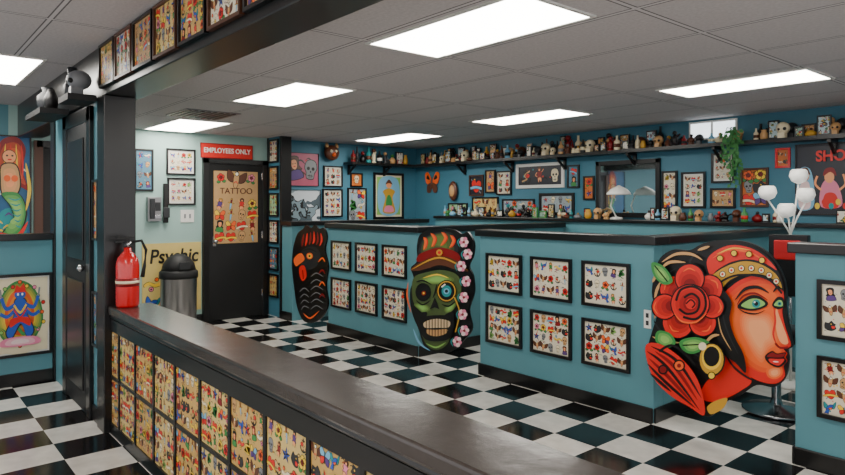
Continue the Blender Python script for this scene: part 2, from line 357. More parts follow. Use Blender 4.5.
i=0; x=-4.42
while x<0.3:
    frame('framed_flash_sheet',WY(1.08),x,x+0.325,2.172,2.44,0.016,(300+i,4,4,[P_aged,P_white,P_tan,P_cream][i%4],1.15),[frameb,framebr][i%2]); x+=0.352; i+=1

# ---------------------------------------------------------------- booths
cnt=[0]
def booth(x0,x1,ys,off=0.085,nframes=3):
    b=MB()
    b.box(x0,x1,YW,YW+0.12,0,1.17,teal)
    b.box(x0,x1,YW-0.015,YW,0,0.10,black)
    b.box(x0-0.03,x1+0.03,YW-0.035,YW+0.15,1.17,1.225,black)
    b.box(x0-0.012,x0,YW-0.015,YW+0.12,0,0.1,black)
    b.build('booth_half_wall',0.006)
    b=MB()
    b.box(x1-0.12,x1,YW+0.122,ys,0,1.17,teal)
    b.box(x1,x1+0.015,YW+0.0,ys,0,0.10,black)
    b.box(x1-0.15,x1+0.03,YW+0.152,ys,1.17,1.225,black); b.build('booth_partition',0.006)
    for c in range(nframes):
        for r,(z0,z1) in enumerate(((0.295,0.625),(0.715,1.035))):
            a=x0+off+0.477*c; cnt[0]+=1
            frame('framed_tattoo_flash',WY(YW),a,a+0.385,z0,z1,0.022,(500+cnt[0],5,4 if cnt[0]%2 else 3,P_white,1.05),frameb,0.006,P_white)
booth(-6.21,-4.62,6.08)
booth(-3.81,-2.22,6.08)
booth(-1.37,0.6,6.08,off=0.115)
b=MB(); b.box(-7.30,-7.04,YW,YW+0.12,0,1.17,teal); b.box(-7.30,-7.01,YW-0.03,YW+0.15,1.17,1.225,black); b.box(-7.30,-7.04,YW-0.015,YW,0,0.10,black); b.build('booth_half_wall',0.005)
b=MB(); b.box(-7.16,-7.04,YW+0.122,6.08,0,1.17,teal); b.box(-7.19,-7.01,YW+0.152,6.08,1.17,1.225,black); b.build('booth_partition',0.005)
b=MB(); M=WY(YW); b.box(-2.285,-2.235,0,0.006,0.62,0.74,white,M); b.box(-2.27,-2.25,0.006,0.008,0.69,0.72,A['dgrey'],M); b.box(-2.27,-2.25,0.006,0.008,0.64,0.67,A['dgrey'],M); b.build('wall_outlet')

# ---------------------------------------------------------------- painted cut-out panels
a=Art(traceY(YW-0.02),WY(YW),0.002)
a.base([(658,262),(672,250),(690,250),(704,243),(722,240),(742,241),(760,247),(775,260),(784,278),(787,295),(786,306),(789,325),(793,345),(788,350),(789,360),(785,378),(774,387),(757,385),(742,394),(726,402),(718,410),(708,417),(694,408),(674,396),(656,377),(648,352),(652,332),(657,314),(652,292)],A['black'])
for pts in ([(700,250),(690,262),(700,276)],[(655,290),(663,278),(676,268)],[(654,320),(660,330),(672,336)],[(690,352),(704,360),(716,380)]): a.stroke(pts,2.2,A['dgrey'],True)
a.poly([(722,345),(740,360),(752,380),(742,390),(727,398),(712,402),(700,396),(708,380),(722,370)],A['red'])
face=[(722,300),(732,286),(748,277),(768,275),(781,283),(784.5,300),(782.5,312),(786,328),(791,343),(789.5,347),(783.5,349.5),(787.5,353),(786,357),(787.5,361),(784,366),(785,376),(776,383.5),(760,381),(744,370),(732,354),(724,335)]
a.grad(face,'red','orange',4,(762,325),0.35)
a.grad([(740,312),(756,310),(771,313),(779,328),(779,345),(770,352),(763,366),(754,358),(746,344),(739,328)],'orange','peach',6,(760,330),0.6)
a.poly([(748,366),(760,372),(776,372),(782,378),(774,383),(760,381),(748,374)],A['red']); a.grad([(768,368),(781,366),(783,374),(776,379),(768,376)],'orange','peach',3)
a.poly([(777,308),(780,316),(785,329),(789,342),(784,344),(779,338),(776,322)],A['peach']); a.stroke([(774,305),(776,320),(774,334),(777,344)],2.2,A['red'],True)
a.stroke([(776,343),(781,347.5),(789,347)],2,A['dred'])
a.stroke([(724,350),(734,366),(748,377),(762,383)],2.2,A['black'],True)
a.poly([(738,306),(749,296),(760,296),(769,304),(758,310),(747,310)],A['black'])
a.poly([(742,305),(751,299),(760,299),(766,304),(757,308),(748,308)],A['lgreen']); a.circ(757,303.5,4.2,A['teal']); a.circ(757,303.5,2.1,A['black']); a.circ(755.5,302,0.9,A['white'])
a.poly([(773,305),(778,297),(784,298),(785,306),(779,309)],A['black']); a.poly([(775,305),(779,300),(783,301),(783,306)],A['lgreen']); a.circ(780.5,303.5,2,A['teal']); a.circ(780.5,303.5,1,A['black'])
a.stroke([(736,300),(746,289),(759,287),(770,293)],3.4,A['black'],True); a.stroke([(774,292),(779,287),(785,290)],2.6,A['black'],True)
a.stroke([(738,305),(744,296),(756,293),(769,300)],2,A['dred'],True); a.stroke([(738,307),(746,312),(757,313.5),(766,310)],1.4,A['black'],True)
a.poly([(766,356),(773,350.5),(778,353),(787,352),(785.5,357),(787.5,361),(780,367),(770,363)],A['black']); a.poly([(768,356),(773.5,352),(778,354),(786,353),(784,356.5),(776,357)],A['dred']); a.poly([(770,358.5),(778,358.5),(785.5,359),(780,365),(772,362.5)],A['red']); a.stroke([(774,361),(780,361.5)],1.4,A['pinkw'],True)
a.poly([(706,262),(714,250),(732,243),(752,246),(770,257),(781,274),(785,291),(776,282),(762,276),(745,276),(730,283),(720,294),(711,286)],A['black'])
a.poly([(708,262),(715,252),(732,245),(752,248),(768,258),(778,270),(764,262),(748,259),(732,262),(718,270),(712,276)],A['red'])
a.poly([(712,279),(719,271),(733,264),(748,261),(764,265),(778,275),(783,288),(774,279),(762,274),(746,274),(731,280),(720,290)],A['gold'])
a.stroke([(714,258),(730,250),(750,252),(768,262)],2.2,A['orange'],True); a.stroke([(718,254),(734,248),(752,250)],1.2,A['yellow'],True)
for (x,y) in [(716,280),(724,274),(733,270),(743,268),(753,268),(763,270),(771,275),(778,281)]: a.circ(x,y,3.3,A['black']); a.circ(x,y,2.6,A['cream']); a.circ(x,y,1.2,A['red'])
for (x,y) in [(722,258),(736,253),(751,254),(764,260)]: a.circ(x,y,3.4,A['black']); a.circ(x,y,2.6,A['yellow'])
a.stroke([(714,291),(724,281),(738,275),(756,275),(772,280),(784,293)],2,A['black'])
for pts in ([(664,262),(678,254),(694,254),(705,260)],[(662,270),(672,262),(688,262)],[(657,300),(660,288),(668,276)],[(657,318),(659,308),(662,298)],[(700,250),(712,246)],[(655,336),(668,341),(682,342)],[(655,282),(660,272)]):
    a.stroke(pts,3.0,A['tan'],True)
a.poly([(716,294),(726,290),(734,302),(732,318),(736,334),(746,354),(748,372),(738,362),(724,350),(716,318)],A['black'])
a.stroke([(725,300),(726,318),(732,336),(741,354)],1.4,A['dgrey'],True); a.stroke([(720,312),(724,332),(734,350)],1.2,A['tan'],True)
a.stroke([(706,345),(714,336),(722,334)],3.2,A['tan'],True)
for (x,y,r) in [(676,289,13),(712,288,13),(681,322,15),(706,322,13),(693,278,14),(668,306,12),(716,306,11)]:
    a.circ(x,y,r+1.3,A['black']); P=[(x+r*math.cos(q*.7854),y+r*math.sin(q*.7854)) for q in range(8)]; a.grad(P,'red','dred',4,(694+(x-694)*.55,303+(y-303)*.55),0.75)
    a.stroke([(x+(x-694)*.28-(y-303)*.25,y+(y-303)*.28+(x-694)*.25),(x+(x-694)*.40,y+(y-303)*.40),(x+(x-694)*.28+(y-303)*.25,y+(y-303)*.28-(x-694)*.25)],1.6,A['orange'],True)
a.circ(694,303,20,A['black']); P=[(694+18.7*math.cos(q*.7854),303+18.7*math.sin(q*.7854)) for q in range(8)]; a.grad(P,'red','dred',4)
a.stroke([(680,300),(685,289),(698,286),(708,294),(709,308),(700,318),(687,316)],2.4,A['black']); a.stroke([(683,308),(691,313),(701,310),(703,299),(696,293),(688,297)],2.2,A['black']); a.circ(695,303,5.5,A['red']); a.stroke([(690,303),(695,299),(699,303),(696,307)],1.5,A['black'])
a.stroke([(678,312),(686,320.5),(700,321),(711,312)],1.8,A['orange'],True)
for pts in ([(656,262),(668,266),(677,280),(668,284),(658,275)],[(684,340),(700,336),(714,342),(700,352),(688,350)],[(662,330),(674,332),(680,342),(670,347),(660,340)]):
    a.grad(pts,'green','lgreen',3)
a.stroke([(659,265),(672,281)],1.2,A['black']); a.stroke([(687,344),(709,343)],1.2,A['black'])
a.circ(716,358,13.5,A['black'],17); a.circ(716,358,12,A['gold'],15.5); a.circ(716,356,9.8,A['yellow'],12.4); a.circ(716,355,8,A['black'],10); a.circ(716,374,4,A['black']); a.circ(716,374,3,A['yellow']); a.circ(707,345,4,A['cream'])
a.poly([(650,346),(662,342),(680,352),(696,368),(706,388),(709,413),(694,405),(674,393),(657,374)],A['red'])
for pts in ([(652,350),(672,366),(704,408)],[(656,345),(682,360),(706,396)],[(652,362),(672,382),(700,406)],[(655,372),(676,390)]): a.stroke(pts,3.0,A['black'],True)
for pts in ([(660,350),(680,366),(702,398)],[(654,357),(674,376),(696,400)]): a.stroke(pts,3.4,A['dred'],True)
a.stroke([(664,350),(676,344),(690,352),(700,364)],2.4,A['black']); a.circ(684,364,6,A['black']); a.circ(684,364,4.5,A['orange']); a.circ(684,364,2,A['dred']); a.circ(668,368,5,A['black']); a.circ(668,368,3.4,A['dred'])
a.poly([(720,399),(732,396),(728,406),(716,412),(712,405)],A['gold'])
a.b.build('painted_lady_panel')
# --- skull with top hat and lace of flowers
a=Art(traceY(YW-0.02),WY(YW),0.002)
a.base([(411,268),(417,261),(417,246),(420,235),(430,229.5),(444,228),(455,230),(462,234),(468,232),(474,243),(473,256),(469,266),(473,276),(474,292),(469,310),(472,328),(464,340),(452,351),(438,353),(425,347),(419,330),(412,312),(410,292),(414,279)],A['black'])
a.grad([(420,256),(421,243),(429,235),(444,231.5),(454,235),(457.5,254),(440,249)],'dgrey','olive',4,(434,241),0.6)
a.poly([(418.5,262),(420,254),(440,247.5),(458,253),(459,262),(440,256)],A['dred'])
for pts in ([(424,250),(426,242),(424,237)],[(432,247),(435,239),(431,233)],[(441,246),(446,238),(442,232)],[(450,248),(454,241),(451,235)]): a.stroke(pts,2.8,A['orange'],True); a.stroke([(p[0]+1.8,p[1]) for p in pts],1.2,A['red'],True)
a.poly([(411,270),(422,261.5),(440,256),(456,260),(469,271),(456,269.5),(440,265),(424,270)],A['brown'])
a.stroke([(412,269.5),(440,257.5),(468,270)],1.8,A['gold'],True); a.stroke([(414,272.5),(440,267.5),(466,272.5)],1.6,A['black'],True); a.circ(440,252.5,3.2,A['gold']); a.circ(440,252.5,1.6,A['red'])
a.poly([(415,277),(428,272),(444,270),(459,276),(462,292),(457,306),(450,314),(454,326),(448,344),(436,350),(426,343),(421,326),(425,314),(415,304),(412.5,290)],lerpmat('dgrey','olive',0.55))
a.grad([(420,280),(436,273),(454,278),(450,283),(430,284)],'olive','lgreen',5,None,0.75); a.grad([(415,304),(425,303),(431,309),(425,313),(419,309)],'olive','lgreen',4); a.grad([(446,307),(457,302),(454,310),(447,313)],'olive','lgreen',4)
a.stroke([(424,278),(438,274.5),(450,278)],1.4,A['yellow'],True)
a.poly([(420,314),(428,312),(426,320),(421,324)],A['black']); a.poly([(446,315),(454,312),(455,324),(450,320)],A['black'])
for pts in ([(417,282),(424,280.5),(433,284.5)],[(417,300),(424,304.5),(432,300)],[(443,304),(450,306),(458,300)],[(438,284),(436.5,292),(434,298)]): a.stroke(pts,1.6,A['black'],True)
a.circ(424.5,292,7.8,A['black'],9.2); a.circ(425,293,2.4,A['dred']); a.circ(425,293,1.0,A['yellow'])
a.circ(448,291,10,A['black'],11.2); a.circ(448,291,9.2,A['gold'],10.3); a.circ(448,291,8,A['black'],9); a.circ(448,291,5.0,A['teal'],5.8); a.circ(448,291,3.0,A['lblue']); a.circ(448,291,1.6,A['black']); a.stroke([(443,287),(447,284)],1.4,A['white'])
a.stroke([(456,297),(461,312),(457,332)],1.2,A['gold'])
a.poly([(436.5,297),(441,309),(436.5,307),(431.5,309)],A['black'],False)
a.poly([(422,319),(438,315),(455,318),(452,337),(438,341),(425,337)],A['black']); a.poly([(426,322),(438,318.5),(451,321),(450,327),(438,327.5),(427,327.5)],lerpmat('tan','cream',0.5)); a.poly([(428,329.5),(438,329.5),(449,329),(447,333.5),(438,336),(430,334)],A['tan'])
for x in range(428,451,3): a.stroke([(x,318),(x,337)],0.8,A['black'])
a.stroke([(428,343),(438,347),(448,342)],1.6,A['lgreen'],True)
for (x,y) in [(466,242),(470,254),(464,266),(469,281),(467,297),(466,314),(468,330),(461,341)]:
    for k in range(6):
        an=k*1.047+x; a.circ(x+2.6*math.cos(an),y+3.4*math.sin(an),2.2,A['pinkw'] if k%2 else A['pink'],None,10)
    a.circ(x,y,1.4,A['dred'],None,8)
    a.stroke([(x-4,y-4),(x-6,y),(x-4,y+5)],1.2,A['teal'],True)
a.stroke([(417,328),(423,342),(434,350)],2,A['lblue'],True); a.stroke([(412,282),(411,296),(415,312)],1.6,A['orange'],True)
a.b.build('painted_skull_panel')
# --- dark bird with red comb
a=Art(traceY(YW-0.02),WY(YW),0.002)
a.base([(293,250),(295,241),(298,233),(303,229),(306,225),(311,228),(315,225),(319,229),(324,228),(327,237),(325,250),(328,266),(326,286),(328,304),(322,317),(312,323),(303,320),(297,306),(294,285),(292,266)],A['black'])
for k in range(6): a.stroke([(302+3.6*k,247-(3-abs(k-3))*1.0),(303+3.8*k,240),(304+3.4*k,231+abs(k-3)*1.0)],2.0,A['red' if k%2 else 'dred'],True)
a.poly([(299,258),(304,249),(315,247),(321,255),(317,266),(306,270)],A['dgrey']); a.poly([(294,259),(301,253),(305,259),(300,264),(296,266)],A['orange'])
a.circ(310,256,3.2,A['orange']); a.circ(310,256,2.0,A['yellow']); a.circ(310,256,1.1,A['black']); a.stroke([(303,251),(310,249),(317,252)],1.6,A['black'],True); a.poly([(300,267),(305,266),(307,276),(303,281),(300,275)],A['red']); a.stroke([(303,270),(304,279)],1,A['dred'])
for k in range(6): a.stroke([(311,277+6.5*k),(317,273+6.5*k),(324,277+6.5*k)],0.9,A['grey'],True)
for k in range(4): a.stroke([(300+k*.6,292+6*k),(305,288+6*k),(310,292+5.4*k)],0.9,A['grey'],True)
for k in range(4): a.stroke([(319+k*.4,262+12*k),(323,258+12*k),(326,262+12*k)],1.6,A['dred' if k%2 else 'orange'],True)
a.stroke([(304,313),(311,318),(320,311)],1.6,A['orange'],True)
a.b.build('painted_rooster_panel')

# ---------------------------------------------------------------- door wall
M=WX(XL)
b=MB(); b.box(3.07,3.79,0,0.04,0.005,1.95,blackm,M); b.box(3.0,3.07,0,0.055,0,2.0,black,M); b.box(3.78,3.85,0,0.055,0,2.0,black,M); b.box(3.0,3.85,0,0.055,1.94,2.0,black,M)
b.ball((XL+0.09,3.14,0.98),0.028,chrome); b.lathe((XL+0.06,3.14,0.98),[(0.012,-0.012),(0.012,0.012)],chrome)
b.box(3.12,3.16,0.04,0.046,0.92,1.04,chrome,M)
for z in (0.25,1.0,1.75): b.box(3.765,3.785,0.04,0.05,z,z+0.09,chrome,M)
b.build('door_1',0.003)
b=MB(); b.box(3.13,3.71,0.043,0.048,0.95,1.85,P_tan,M)
a=Art(ident,M,0.049,b); rn=random.Random(4); a.st=0.0002; a.top=0.0485
motif(a,3.42,1.745,0.24,11,rn)
for s in (-1,1): motif(a,3.42+s*.20,1.76,0.13,0,rn)
for j in range(4):
    for i in range(4):
        motif(a,3.205+.143*i,1.03+.135*j,0.145,rn.choice([0,3,7,13,2,4,10,6,1,13]),rn)
po=b.build('tattoo_poster'); text('TATTOO',(XL+0.054,3.42,1.60),0.105,'X',A['brown'],po,'lettering',sx=1.0)
b=MB(); b.box(2.98,3.66,0,0.012,2.005,2.19,A['dred'],M); b.box(2.99,3.65,0.012,0.014,2.015,2.18,A['red'],M); sg=b.build('employees_only_sign',0.002)
text('EMPLOYEES ONLY',(XL+0.018,3.32,2.10),0.085,'X',A['white'],sg,'lettering',sx=0.88,bold=0.002)
tx=traceX(XL); ty=traceY(YB)
sd=[900]
def fx(name,x0,x1,y0,y1,art,fm=frameb,fw=0.02,mw=0.0,mm=None):
    sd[0]+=1
    if isinstance(art,tuple): art=(sd[0],)+art
    p=tx(x0,0)[0];q=tx(x1,0)[0]; xm=(x0+x1)/2; frame(name,M,p,q,tx(xm,y1)[1],tx(xm,y0)[1],fw,art,fm,mw,mm)
def fy(name,x0,x1,y0,y1,art,fm=frameb,fw=0.02,mw=0.0,mm=None):
    sd[0]+=1
    if isinstance(art,tuple): art=(sd[0],)+art
    xm=(x0+x1)/2; frame(name,WY(YB),ty(x0,0)[0],ty(x1,0)[0],ty(xm,y1)[1],ty(xm,y0)[1],fw,art,fm,mw,mm)
fx('framed_print',134,153,149,191,(2,4,P_blue)); fx('framed_flash_sheet',166,195,149,175,(4,3,P_white),mw=0.02); fx('framed_flash_sheet',167,195,178,205,(4,3,P_white),mw=0.02)
b=MB(); b.box(2.35,2.5,0,0.06,1.24,1.52,steel,M); b.box(2.37,2.42,0.06,0.09,1.27,1.50,A['dgrey'],M); b.box(2.43,2.49,0.06,0.065,1.36,1.46,A['dgrey'],M); b.box(2.42,2.5,0.06,0.065,1.27,1.31,chrome,M); b.build('wall_telephone',0.006)
b=MB(); b.box(2.535,2.585,0,0.05,1.22,1.68,blackm,M); b.box(2.52,2.595,0.05,0.07,1.28,1.4,A['dgrey'],M); b.build('wall_coat_hook',0.006)
b=MB(); b.box(2.74,2.90,0,0.008,1.22,1.37,white,M); b.box(2.78,2.80,0.008,0.016,1.27,1.32,A['grey'],M); b.box(2.84,2.86,0.008,0.016,1.27,1.32,A['grey'],M); b.build('light_switch_plate')
b=MB(); b.box(2.30,2.985,0,0.012,0.16,0.98,mat('banner_yellow','#e6cc7a',0.6,noise=0.25,nscale=5),M)
a=Art(ident,M,0.012,b); a.st=0.0002; rn=random.Random(9)
for q,(x,z) in enumerate([(2.42,0.5),(2.62,0.5),(2.84,0.5),(2.42,0.28),(2.62,0.28),(2.84,0.28)]): motif(a,x,z,0.2,[12,3,0,4,9,6][q],rn)
ps=b.build('psychic_banner'); text('Psychic',(XL+0.018,2.66,0.82),0.23,'X',A['black'],ps,'lettering',sx=0.85,shear=0.15,bold=0.004)
b=MB(); c=(-7.36,2.60,0)
b.lathe(c,[(0.17,0.0),(0.18,0.02),(0.19,0.04),(0.20,0.62),(0.205,0.63)],steel,28); b.lathe(c,[(0.175,0.0),(0.193,0.0),(0.193,0.035),(0.17,0.035)],blackm,28)
b.lathe(c,[(0.21,0.60),(0.213,0.63),(0.21,0.67),(0.19,0.69)],blackm,28); b.lathe(c,[(0.19,0.68),(0.17,0.76),(0.12,0.83),(0.04,0.87),(0.01,0.872)],blackm,28); b.box(-7.18,-7.165,2.54,2.66,0.71,0.79,A['dgrey']); b.build('trash_can')
b=MB(); c=(-4.235,1.18,0.80)
b.lathe(c,[(0.06,0.0),(0.068,0.015),(0.068,0.26),(0.06,0.30),(0.035,0.335),(0.022,0.345),(0.022,0.37)],red,24)
b.lathe(c,[(0.069,0.13),(0.0692,0.13),(0.0692,0.18),(0.069,0.18)],A['dred'],24); b.lathe(c,[(0.0693,0.148),(0.0695,0.148),(0.0695,0.165),(0.0693,0.165)],A['cream'],24)
b.lathe((c[0],c[1],c[2]+0.37),[(0.024,0),(0.026,0.01),(0.026,0.035),(0.012,0.04)],A['dgrey'],16)
b.box(c[0]-0.01,c[0]+0.01,c[1]-0.06,c[1]+0.04,c[2]+0.425,c[2]+0.438,blackm); b.box(c[0]-0.01,c[0]+0.01,c[1]-0.07,c[1]+0.02,c[2]+0.40,c[2]+0.412,blackm); b.lathe((c[0]+.026,c[1],c[2]+0.39),[(0.014,-0.014),(0.014,0.014)],chrome,12)
b.tube([(c[0],c[1]+0.02,c[2]+0.40),(c[0]+0.01,c[1]+0.08,c[2]+0.41),(c[0]+0.02,c[1]+0.105,c[2]+0.35),(c[0]+0.02,c[1]+0.095,c[2]+0.25),(c[0]+0.02,c[1]+0.082,c[2]+0.18)],[0.009,0.009,0.009,0.01,0.013],blackm,10)
b.build('fire_extinguisher')
for k in range(6):
    z1=2.27-0.345*k; frame('framed_card',WY(YW),-7.63,-7.38,z1-0.30,z1,0.022,(700+k,3,4,[P_white,P_tan,P_green,P_white,P_blue,P_cream][k]),frameb)
fx('sumo_poster',287,318,153,186,(2,1,P_pink,1.2),fm=blackm,fw=0.005)
fx('smoke_print',288,320,190,226,flash('smoke','#8fa4ae',['#dfe6ea','#9aabb4','#57656d'],scale=4,seed=5,thr=0.7),fm=blackm,fw=0.005)
fx('framed_flash_sheet',323,342,166,187,(3,3,P_white),mw=0.01); fx('framed_flash_sheet',322,342,189,217,(3,4,P_white),mw=0.01); fx('framed_print',347,366,188,222,(2,3,P_grey,1.15)); fx('framed_print',350,362,173,187,(1,1,P_orange))
b=MB(); y,z=tx(329,153); b.ball((XL+0.07,y,z),0.12,A['brown'],0.5,1,0.9); b.ball((XL+0.12,y-0.04,z+0.02),0.02,A['cream']); b.ball((XL+0.12,y+0.04,z+0.02),0.02,A['cream']); b.ball((XL+0.13,y,z-0.03),0.03,A['orange']); b.lathe((XL+0.07,y-0.08,z+0.07),[(0.03,0),(0.02,0.05),(0.003,0.07)],A['tan']); b.lathe((XL+0.07,y+0.08,z+0.07),[(0.03,0),(0.02,0.05),(0.003,0.07)],A['tan']); b.build('carved_mask')
p0,_=tx(373,0);p1,_=tx(403,0); z1=tx(388,173)[1]; z0=tx(388,219)[1]
o=frame('framed_goddess_painting',M,p0,p1,z0,z1,0.035,A['lgreen'],frameb,0.03,A['cream'])
def uvf(M,p0,p1,z0,z1): return lambda u,v:(p0+(p1-p0)*u, z0+(z1-z0)*v)
a=Art(uvf(M,p0,p1,z0,z1),M,0.011); a.base([(0.2,0.15),(0.8,0.15),(0.8,0.85),(0.2,0.85)],A['lblue'],0.003)
a.poly([(0.3,0.15),(0.7,0.15),(0.62,0.45),(0.7,0.6),(0.55,0.66),(0.45,0.66),(0.3,0.6),(0.38,0.45)],A['gold']); a.circ(0.5,0.73,0.09,A['peach'],0.06); a.poly([(0.38,0.75),(0.5,0.86),(0.62,0.75),(0.5,0.78)],A['brown']); a.poly([(0.4,0.3),(0.6,0.3),(0.55,0.5),(0.45,0.5)],A['green']); a.poly([(0.35,0.16),(0.65,0.16),(0.6,0.28),(0.4,0.28)],A['pink'])
a.b.build('goddess_figure').parent=o

# ---------------------------------------------------------------- shelf, ledge
sh=MB()
sh.box(5.05,YB-0.01,0,0.22,2.0,2.035,black,M)
for y in (5.12,5.75): sh.box(y,y+0.03,0,0.03,1.86,2.0,black,M); sh.box(y,y+0.03,0,0.18,1.975,2.0,black,M); sh.slab([(0,1.87),(0.03,1.87),(0.17,1.98),(0.14,1.98)],(lambda yy:(lambda a_,d,z:(XL+a_,yy+d,z)))(y),0,0.025,black)
sh.build('display_shelf')
sh=MB(); sh.box(XL+0.23,1.2,0,0.22,2.0,2.035,black,WY(YB))
for x in (-6.6,-5.7,-4.85,-3.9,-2.95,-1.95,-1.0):
    sh.box(x,x+0.03,0,0.03,1.86,2.0,black,WY(YB)); sh.box(x,x+0.03,0,0.18,1.975,2.0,black,WY(YB))
    sh.slab([(0,1.87),(0.03,1.87),(0.17,1.98),(0.14,1.98)],(lambda xx:(lambda a_,d,z:(xx+d,YB-a_,z)))(x),0,0.025,black)
sh.build('display_shelf')
b=MB(); b.box(XL+0.75,1.2,0,0.30,1.235,1.27,black,WY(YB))
b.box(XL+0.75,1.2,0.0,0.26,0.0,1.235,teal,WY(YB)); b.build('back_counter',0.004)

pal=[A[k] for k in ('dgrey','cream','brown','red','white','grey','tan','black','dred','gold','teal','lblue','green','black','dgrey')]
def skull(b,c,s,m):
    b.ball((c[0],c[1],c[2]+0.62*s),0.42*s,m,0.9,1.05,0.9); b.box(c[0]-0.2*s,c[0]+0.2*s,c[1]-0.32*s,c[1]+0.1*s,c[2],c[2]+0.34*s,m)
    for k in (-1,1):
        b.ball((c[0]+k*0.15*s+0.06*s,c[1]-0.34*s,c[2]+0.55*s),0.1*s,A['black'])
def clutter(name,M,a0,a1,zb,d0,d1,hm,seed,step=0.1,mats=None):
    rnd=random.Random(seed); b=MB(); a=a0; ps=mats or pal
    while a<a1:
        k=rnd.random(); m=rnd.choice(ps); m2=rnd.choice(ps); h=hm*rnd.uniform(0.5,1.0); d=rnd.uniform(d0,d1); w=step*rnd.uniform(0.6,1.2)
        c=M(a+w/2,d,zb)
        if k<0.25:
            r=min(w*0.4,0.04); b.lathe(c,[(r*0.9,0),(r,0.01),(r,h*0.6),(r*0.4,h*0.75),(r*0.35,h*0.95),(r*0.42,h)],m,12); b.lathe((c[0],c[1],c[2]+h*0.2),[(r*1.03,0),(r*1.03,h*0.25)],m2,12)
        elif k<0.5:
            w=w*1.3; hh=h*0.95
            b.box(a,a+w,d-0.01,d+0.01,zb,zb+hh,m if rnd.random()<0.3 else frameb,M); b.box(a+0.012,a+w-0.012,d+0.01,d+0.012,zb+0.015,zb+hh-0.015,rnd.choice(small),M)
        elif k<0.6: skull(b,c,min(h,0.15),rnd.choice([A['cream'],A['dgrey'],A['tan'],A['brown']])); w=max(w,0.11)
        elif k<0.8:
            b.lathe(c,[(0.035,0),(0.035,0.012),(0.018,0.03),(0.026,h*0.3),(0.032,h*0.55),(0.014,h*0.68),(0.012,h*0.72)],m,10); b.ball((c[0],c[1],c[2]+h*0.84),h*0.14,m2)
            b.tube([(c[0]-0.03,c[1],c[2]+h*0.6),(c[0]-0.05,c[1],c[2]+h*0.4),(c[0]-0.02,c[1]-0.02,c[2]+h*0.3)],0.009,m,6); b.tube([(c[0]+0.03,c[1],c[2]+h*0.6),(c[0]+0.055,c[1],c[2]+h*0.75)],0.009,m,6)
        elif k<0.9:
            r=min(w*0.5,0.055); b.lathe(c,[(r*0.7,0),(r,h*0.15),(r,h*0.4),(r*0.6,h*0.6),(r*0.75,h*0.7)],m,14)
        else:
            r=0.045; b.lathe(c,[(r*0.6,0),(r,h*0.1),(r*1.1,h*0.3),(r*0.4,h*0.5),(r*0.2,h*0.52)],m,14); b.ball((c[0],c[1],c[2]+h*0.6),h*0.12,m2)
        a+=w+step*0.1
    return b.build(name)
clutter('shelf_knickknacks',M,5.1,6.1,2.035,0.06,0.14,0.25,3,0.09)
dark=[A[k] for k in ('dgrey','black','brown','black','dgrey','grey','cream','dred','tan','gold','black','lblue','brown','dgrey')]
clutter('shelf_knickknacks',WY(YB),-7.4,-3.4,2.035,0.04,0.055,0.25,31,0.085,dark); clutter('shelf_knickknacks',WY(YB),-2.58,1.0,2.035,0.04,0.055,0.25,32,0.085,dark)
clutter('shelf_knickknacks',WY(YB),-7.4,-2.9,2.035,0.13,0.16,0.18,11,0.08,dark)
clutter('shelf_knickknacks',WY(YB),-2.58,1.0,2.035,0.13,0.16,0.19,8,0.08,dark)
clutter('counter_supplies',WY(YB),-6.9,-4.8,1.27,0.08,0.2,0.18,21,0.07)
clutter('counter_supplies',WY(YB),-4.7,-4.15,1.27,0.08,0.2,0.16,22,0.07)
clutter('counter_supplies',WY(YB),-3.7,-2.3,1.27,0.08,0.2,0.16,23,0.07)
clutter('counter_supplies',WY(YB),-1.9,0.4,1.27,0.08,0.2,0.14,25,0.08)

# ---------------------------------------------------------------- back wall pictures
b=MB(); X,Z=ty(433,183)
for s in (-1,1):
    MM=WY(YB); b.slab(smooth([(X,Z),(X+s*0.09,Z+0.16),(X+s*0.16,Z+0.13),(X+s*0.13,Z),(X+s*0.05,Z-0.02)]),MM,0.01,0.02,A['orange']); b.slab(smooth([(X,Z),(X+s*0.1,Z-0.03),(X+s*0.11,Z-0.13),(X+s*0.04,Z-0.14)]),MM,0.012,0.022,A['brown'])
    b.slab(smooth([(X+s*0.05,Z+0.05),(X+s*0.09,Z+0.12),(X+s*0.12,Z+0.07)]),MM,0.02,0.024,A['black'])
b.ball((X,YB-0.025,Z),0.018,A['brown'],1,1,5); b.build('wall_butterfly')
b=MB(); X,Z=ty(455,191); b.ball((X,YB-0.04,Z),0.09,A['brown'],1,0.35,1.6); b.ball((X,YB-0.06,Z),0.055,A['tan'],1,0.5,1.6); b.build('oval_mask')
fy('framed_print',470,484,175,196,(1,1,P_dark,1.1),framebr); fy('framed_print',486,496,170,193,(1,2,P_tan)); fy('framed_flash_sheet',497,512,171,195,(2,3,P_white)) 
fy('framed_long_print',517,565,163,188,(3,1,P_dark,1.0),white,0.04); fy('framed_print',568,580,165,188,(1,2,P_blue)); fy('framed_print',584,595,176,200,(1,2,P_orange))
fy('framed_print',473,499,197,216,(3,2,P_cream)); fy('framed_print',503,535,199,216,(4,2,P_grey)); fy('framed_print',540,575,193,215,(4,2,P_grey),fw=0.035); fy('framed_print',449,468,203,215,(3,1,P_green))
fy('framed_flash_sheet',662.5,678,171,212,(2,4,P_white)); fy('framed_flash_sheet',682,706,172,208,(3,4,P_white),mw=0.015); fy('framed_flash_sheet',712,735,153,183,(3,3,P_white),mw=0.015); fy('framed_print',741,769,168,207,(2,3,P_orange,1.3),framebr); fy('framed_print',711,736,188,208,(3,2,P_tan))
x0,_=ty(597,0);x1,_=ty(661,0);z0=1.29;z1=ty(630,160)[1]
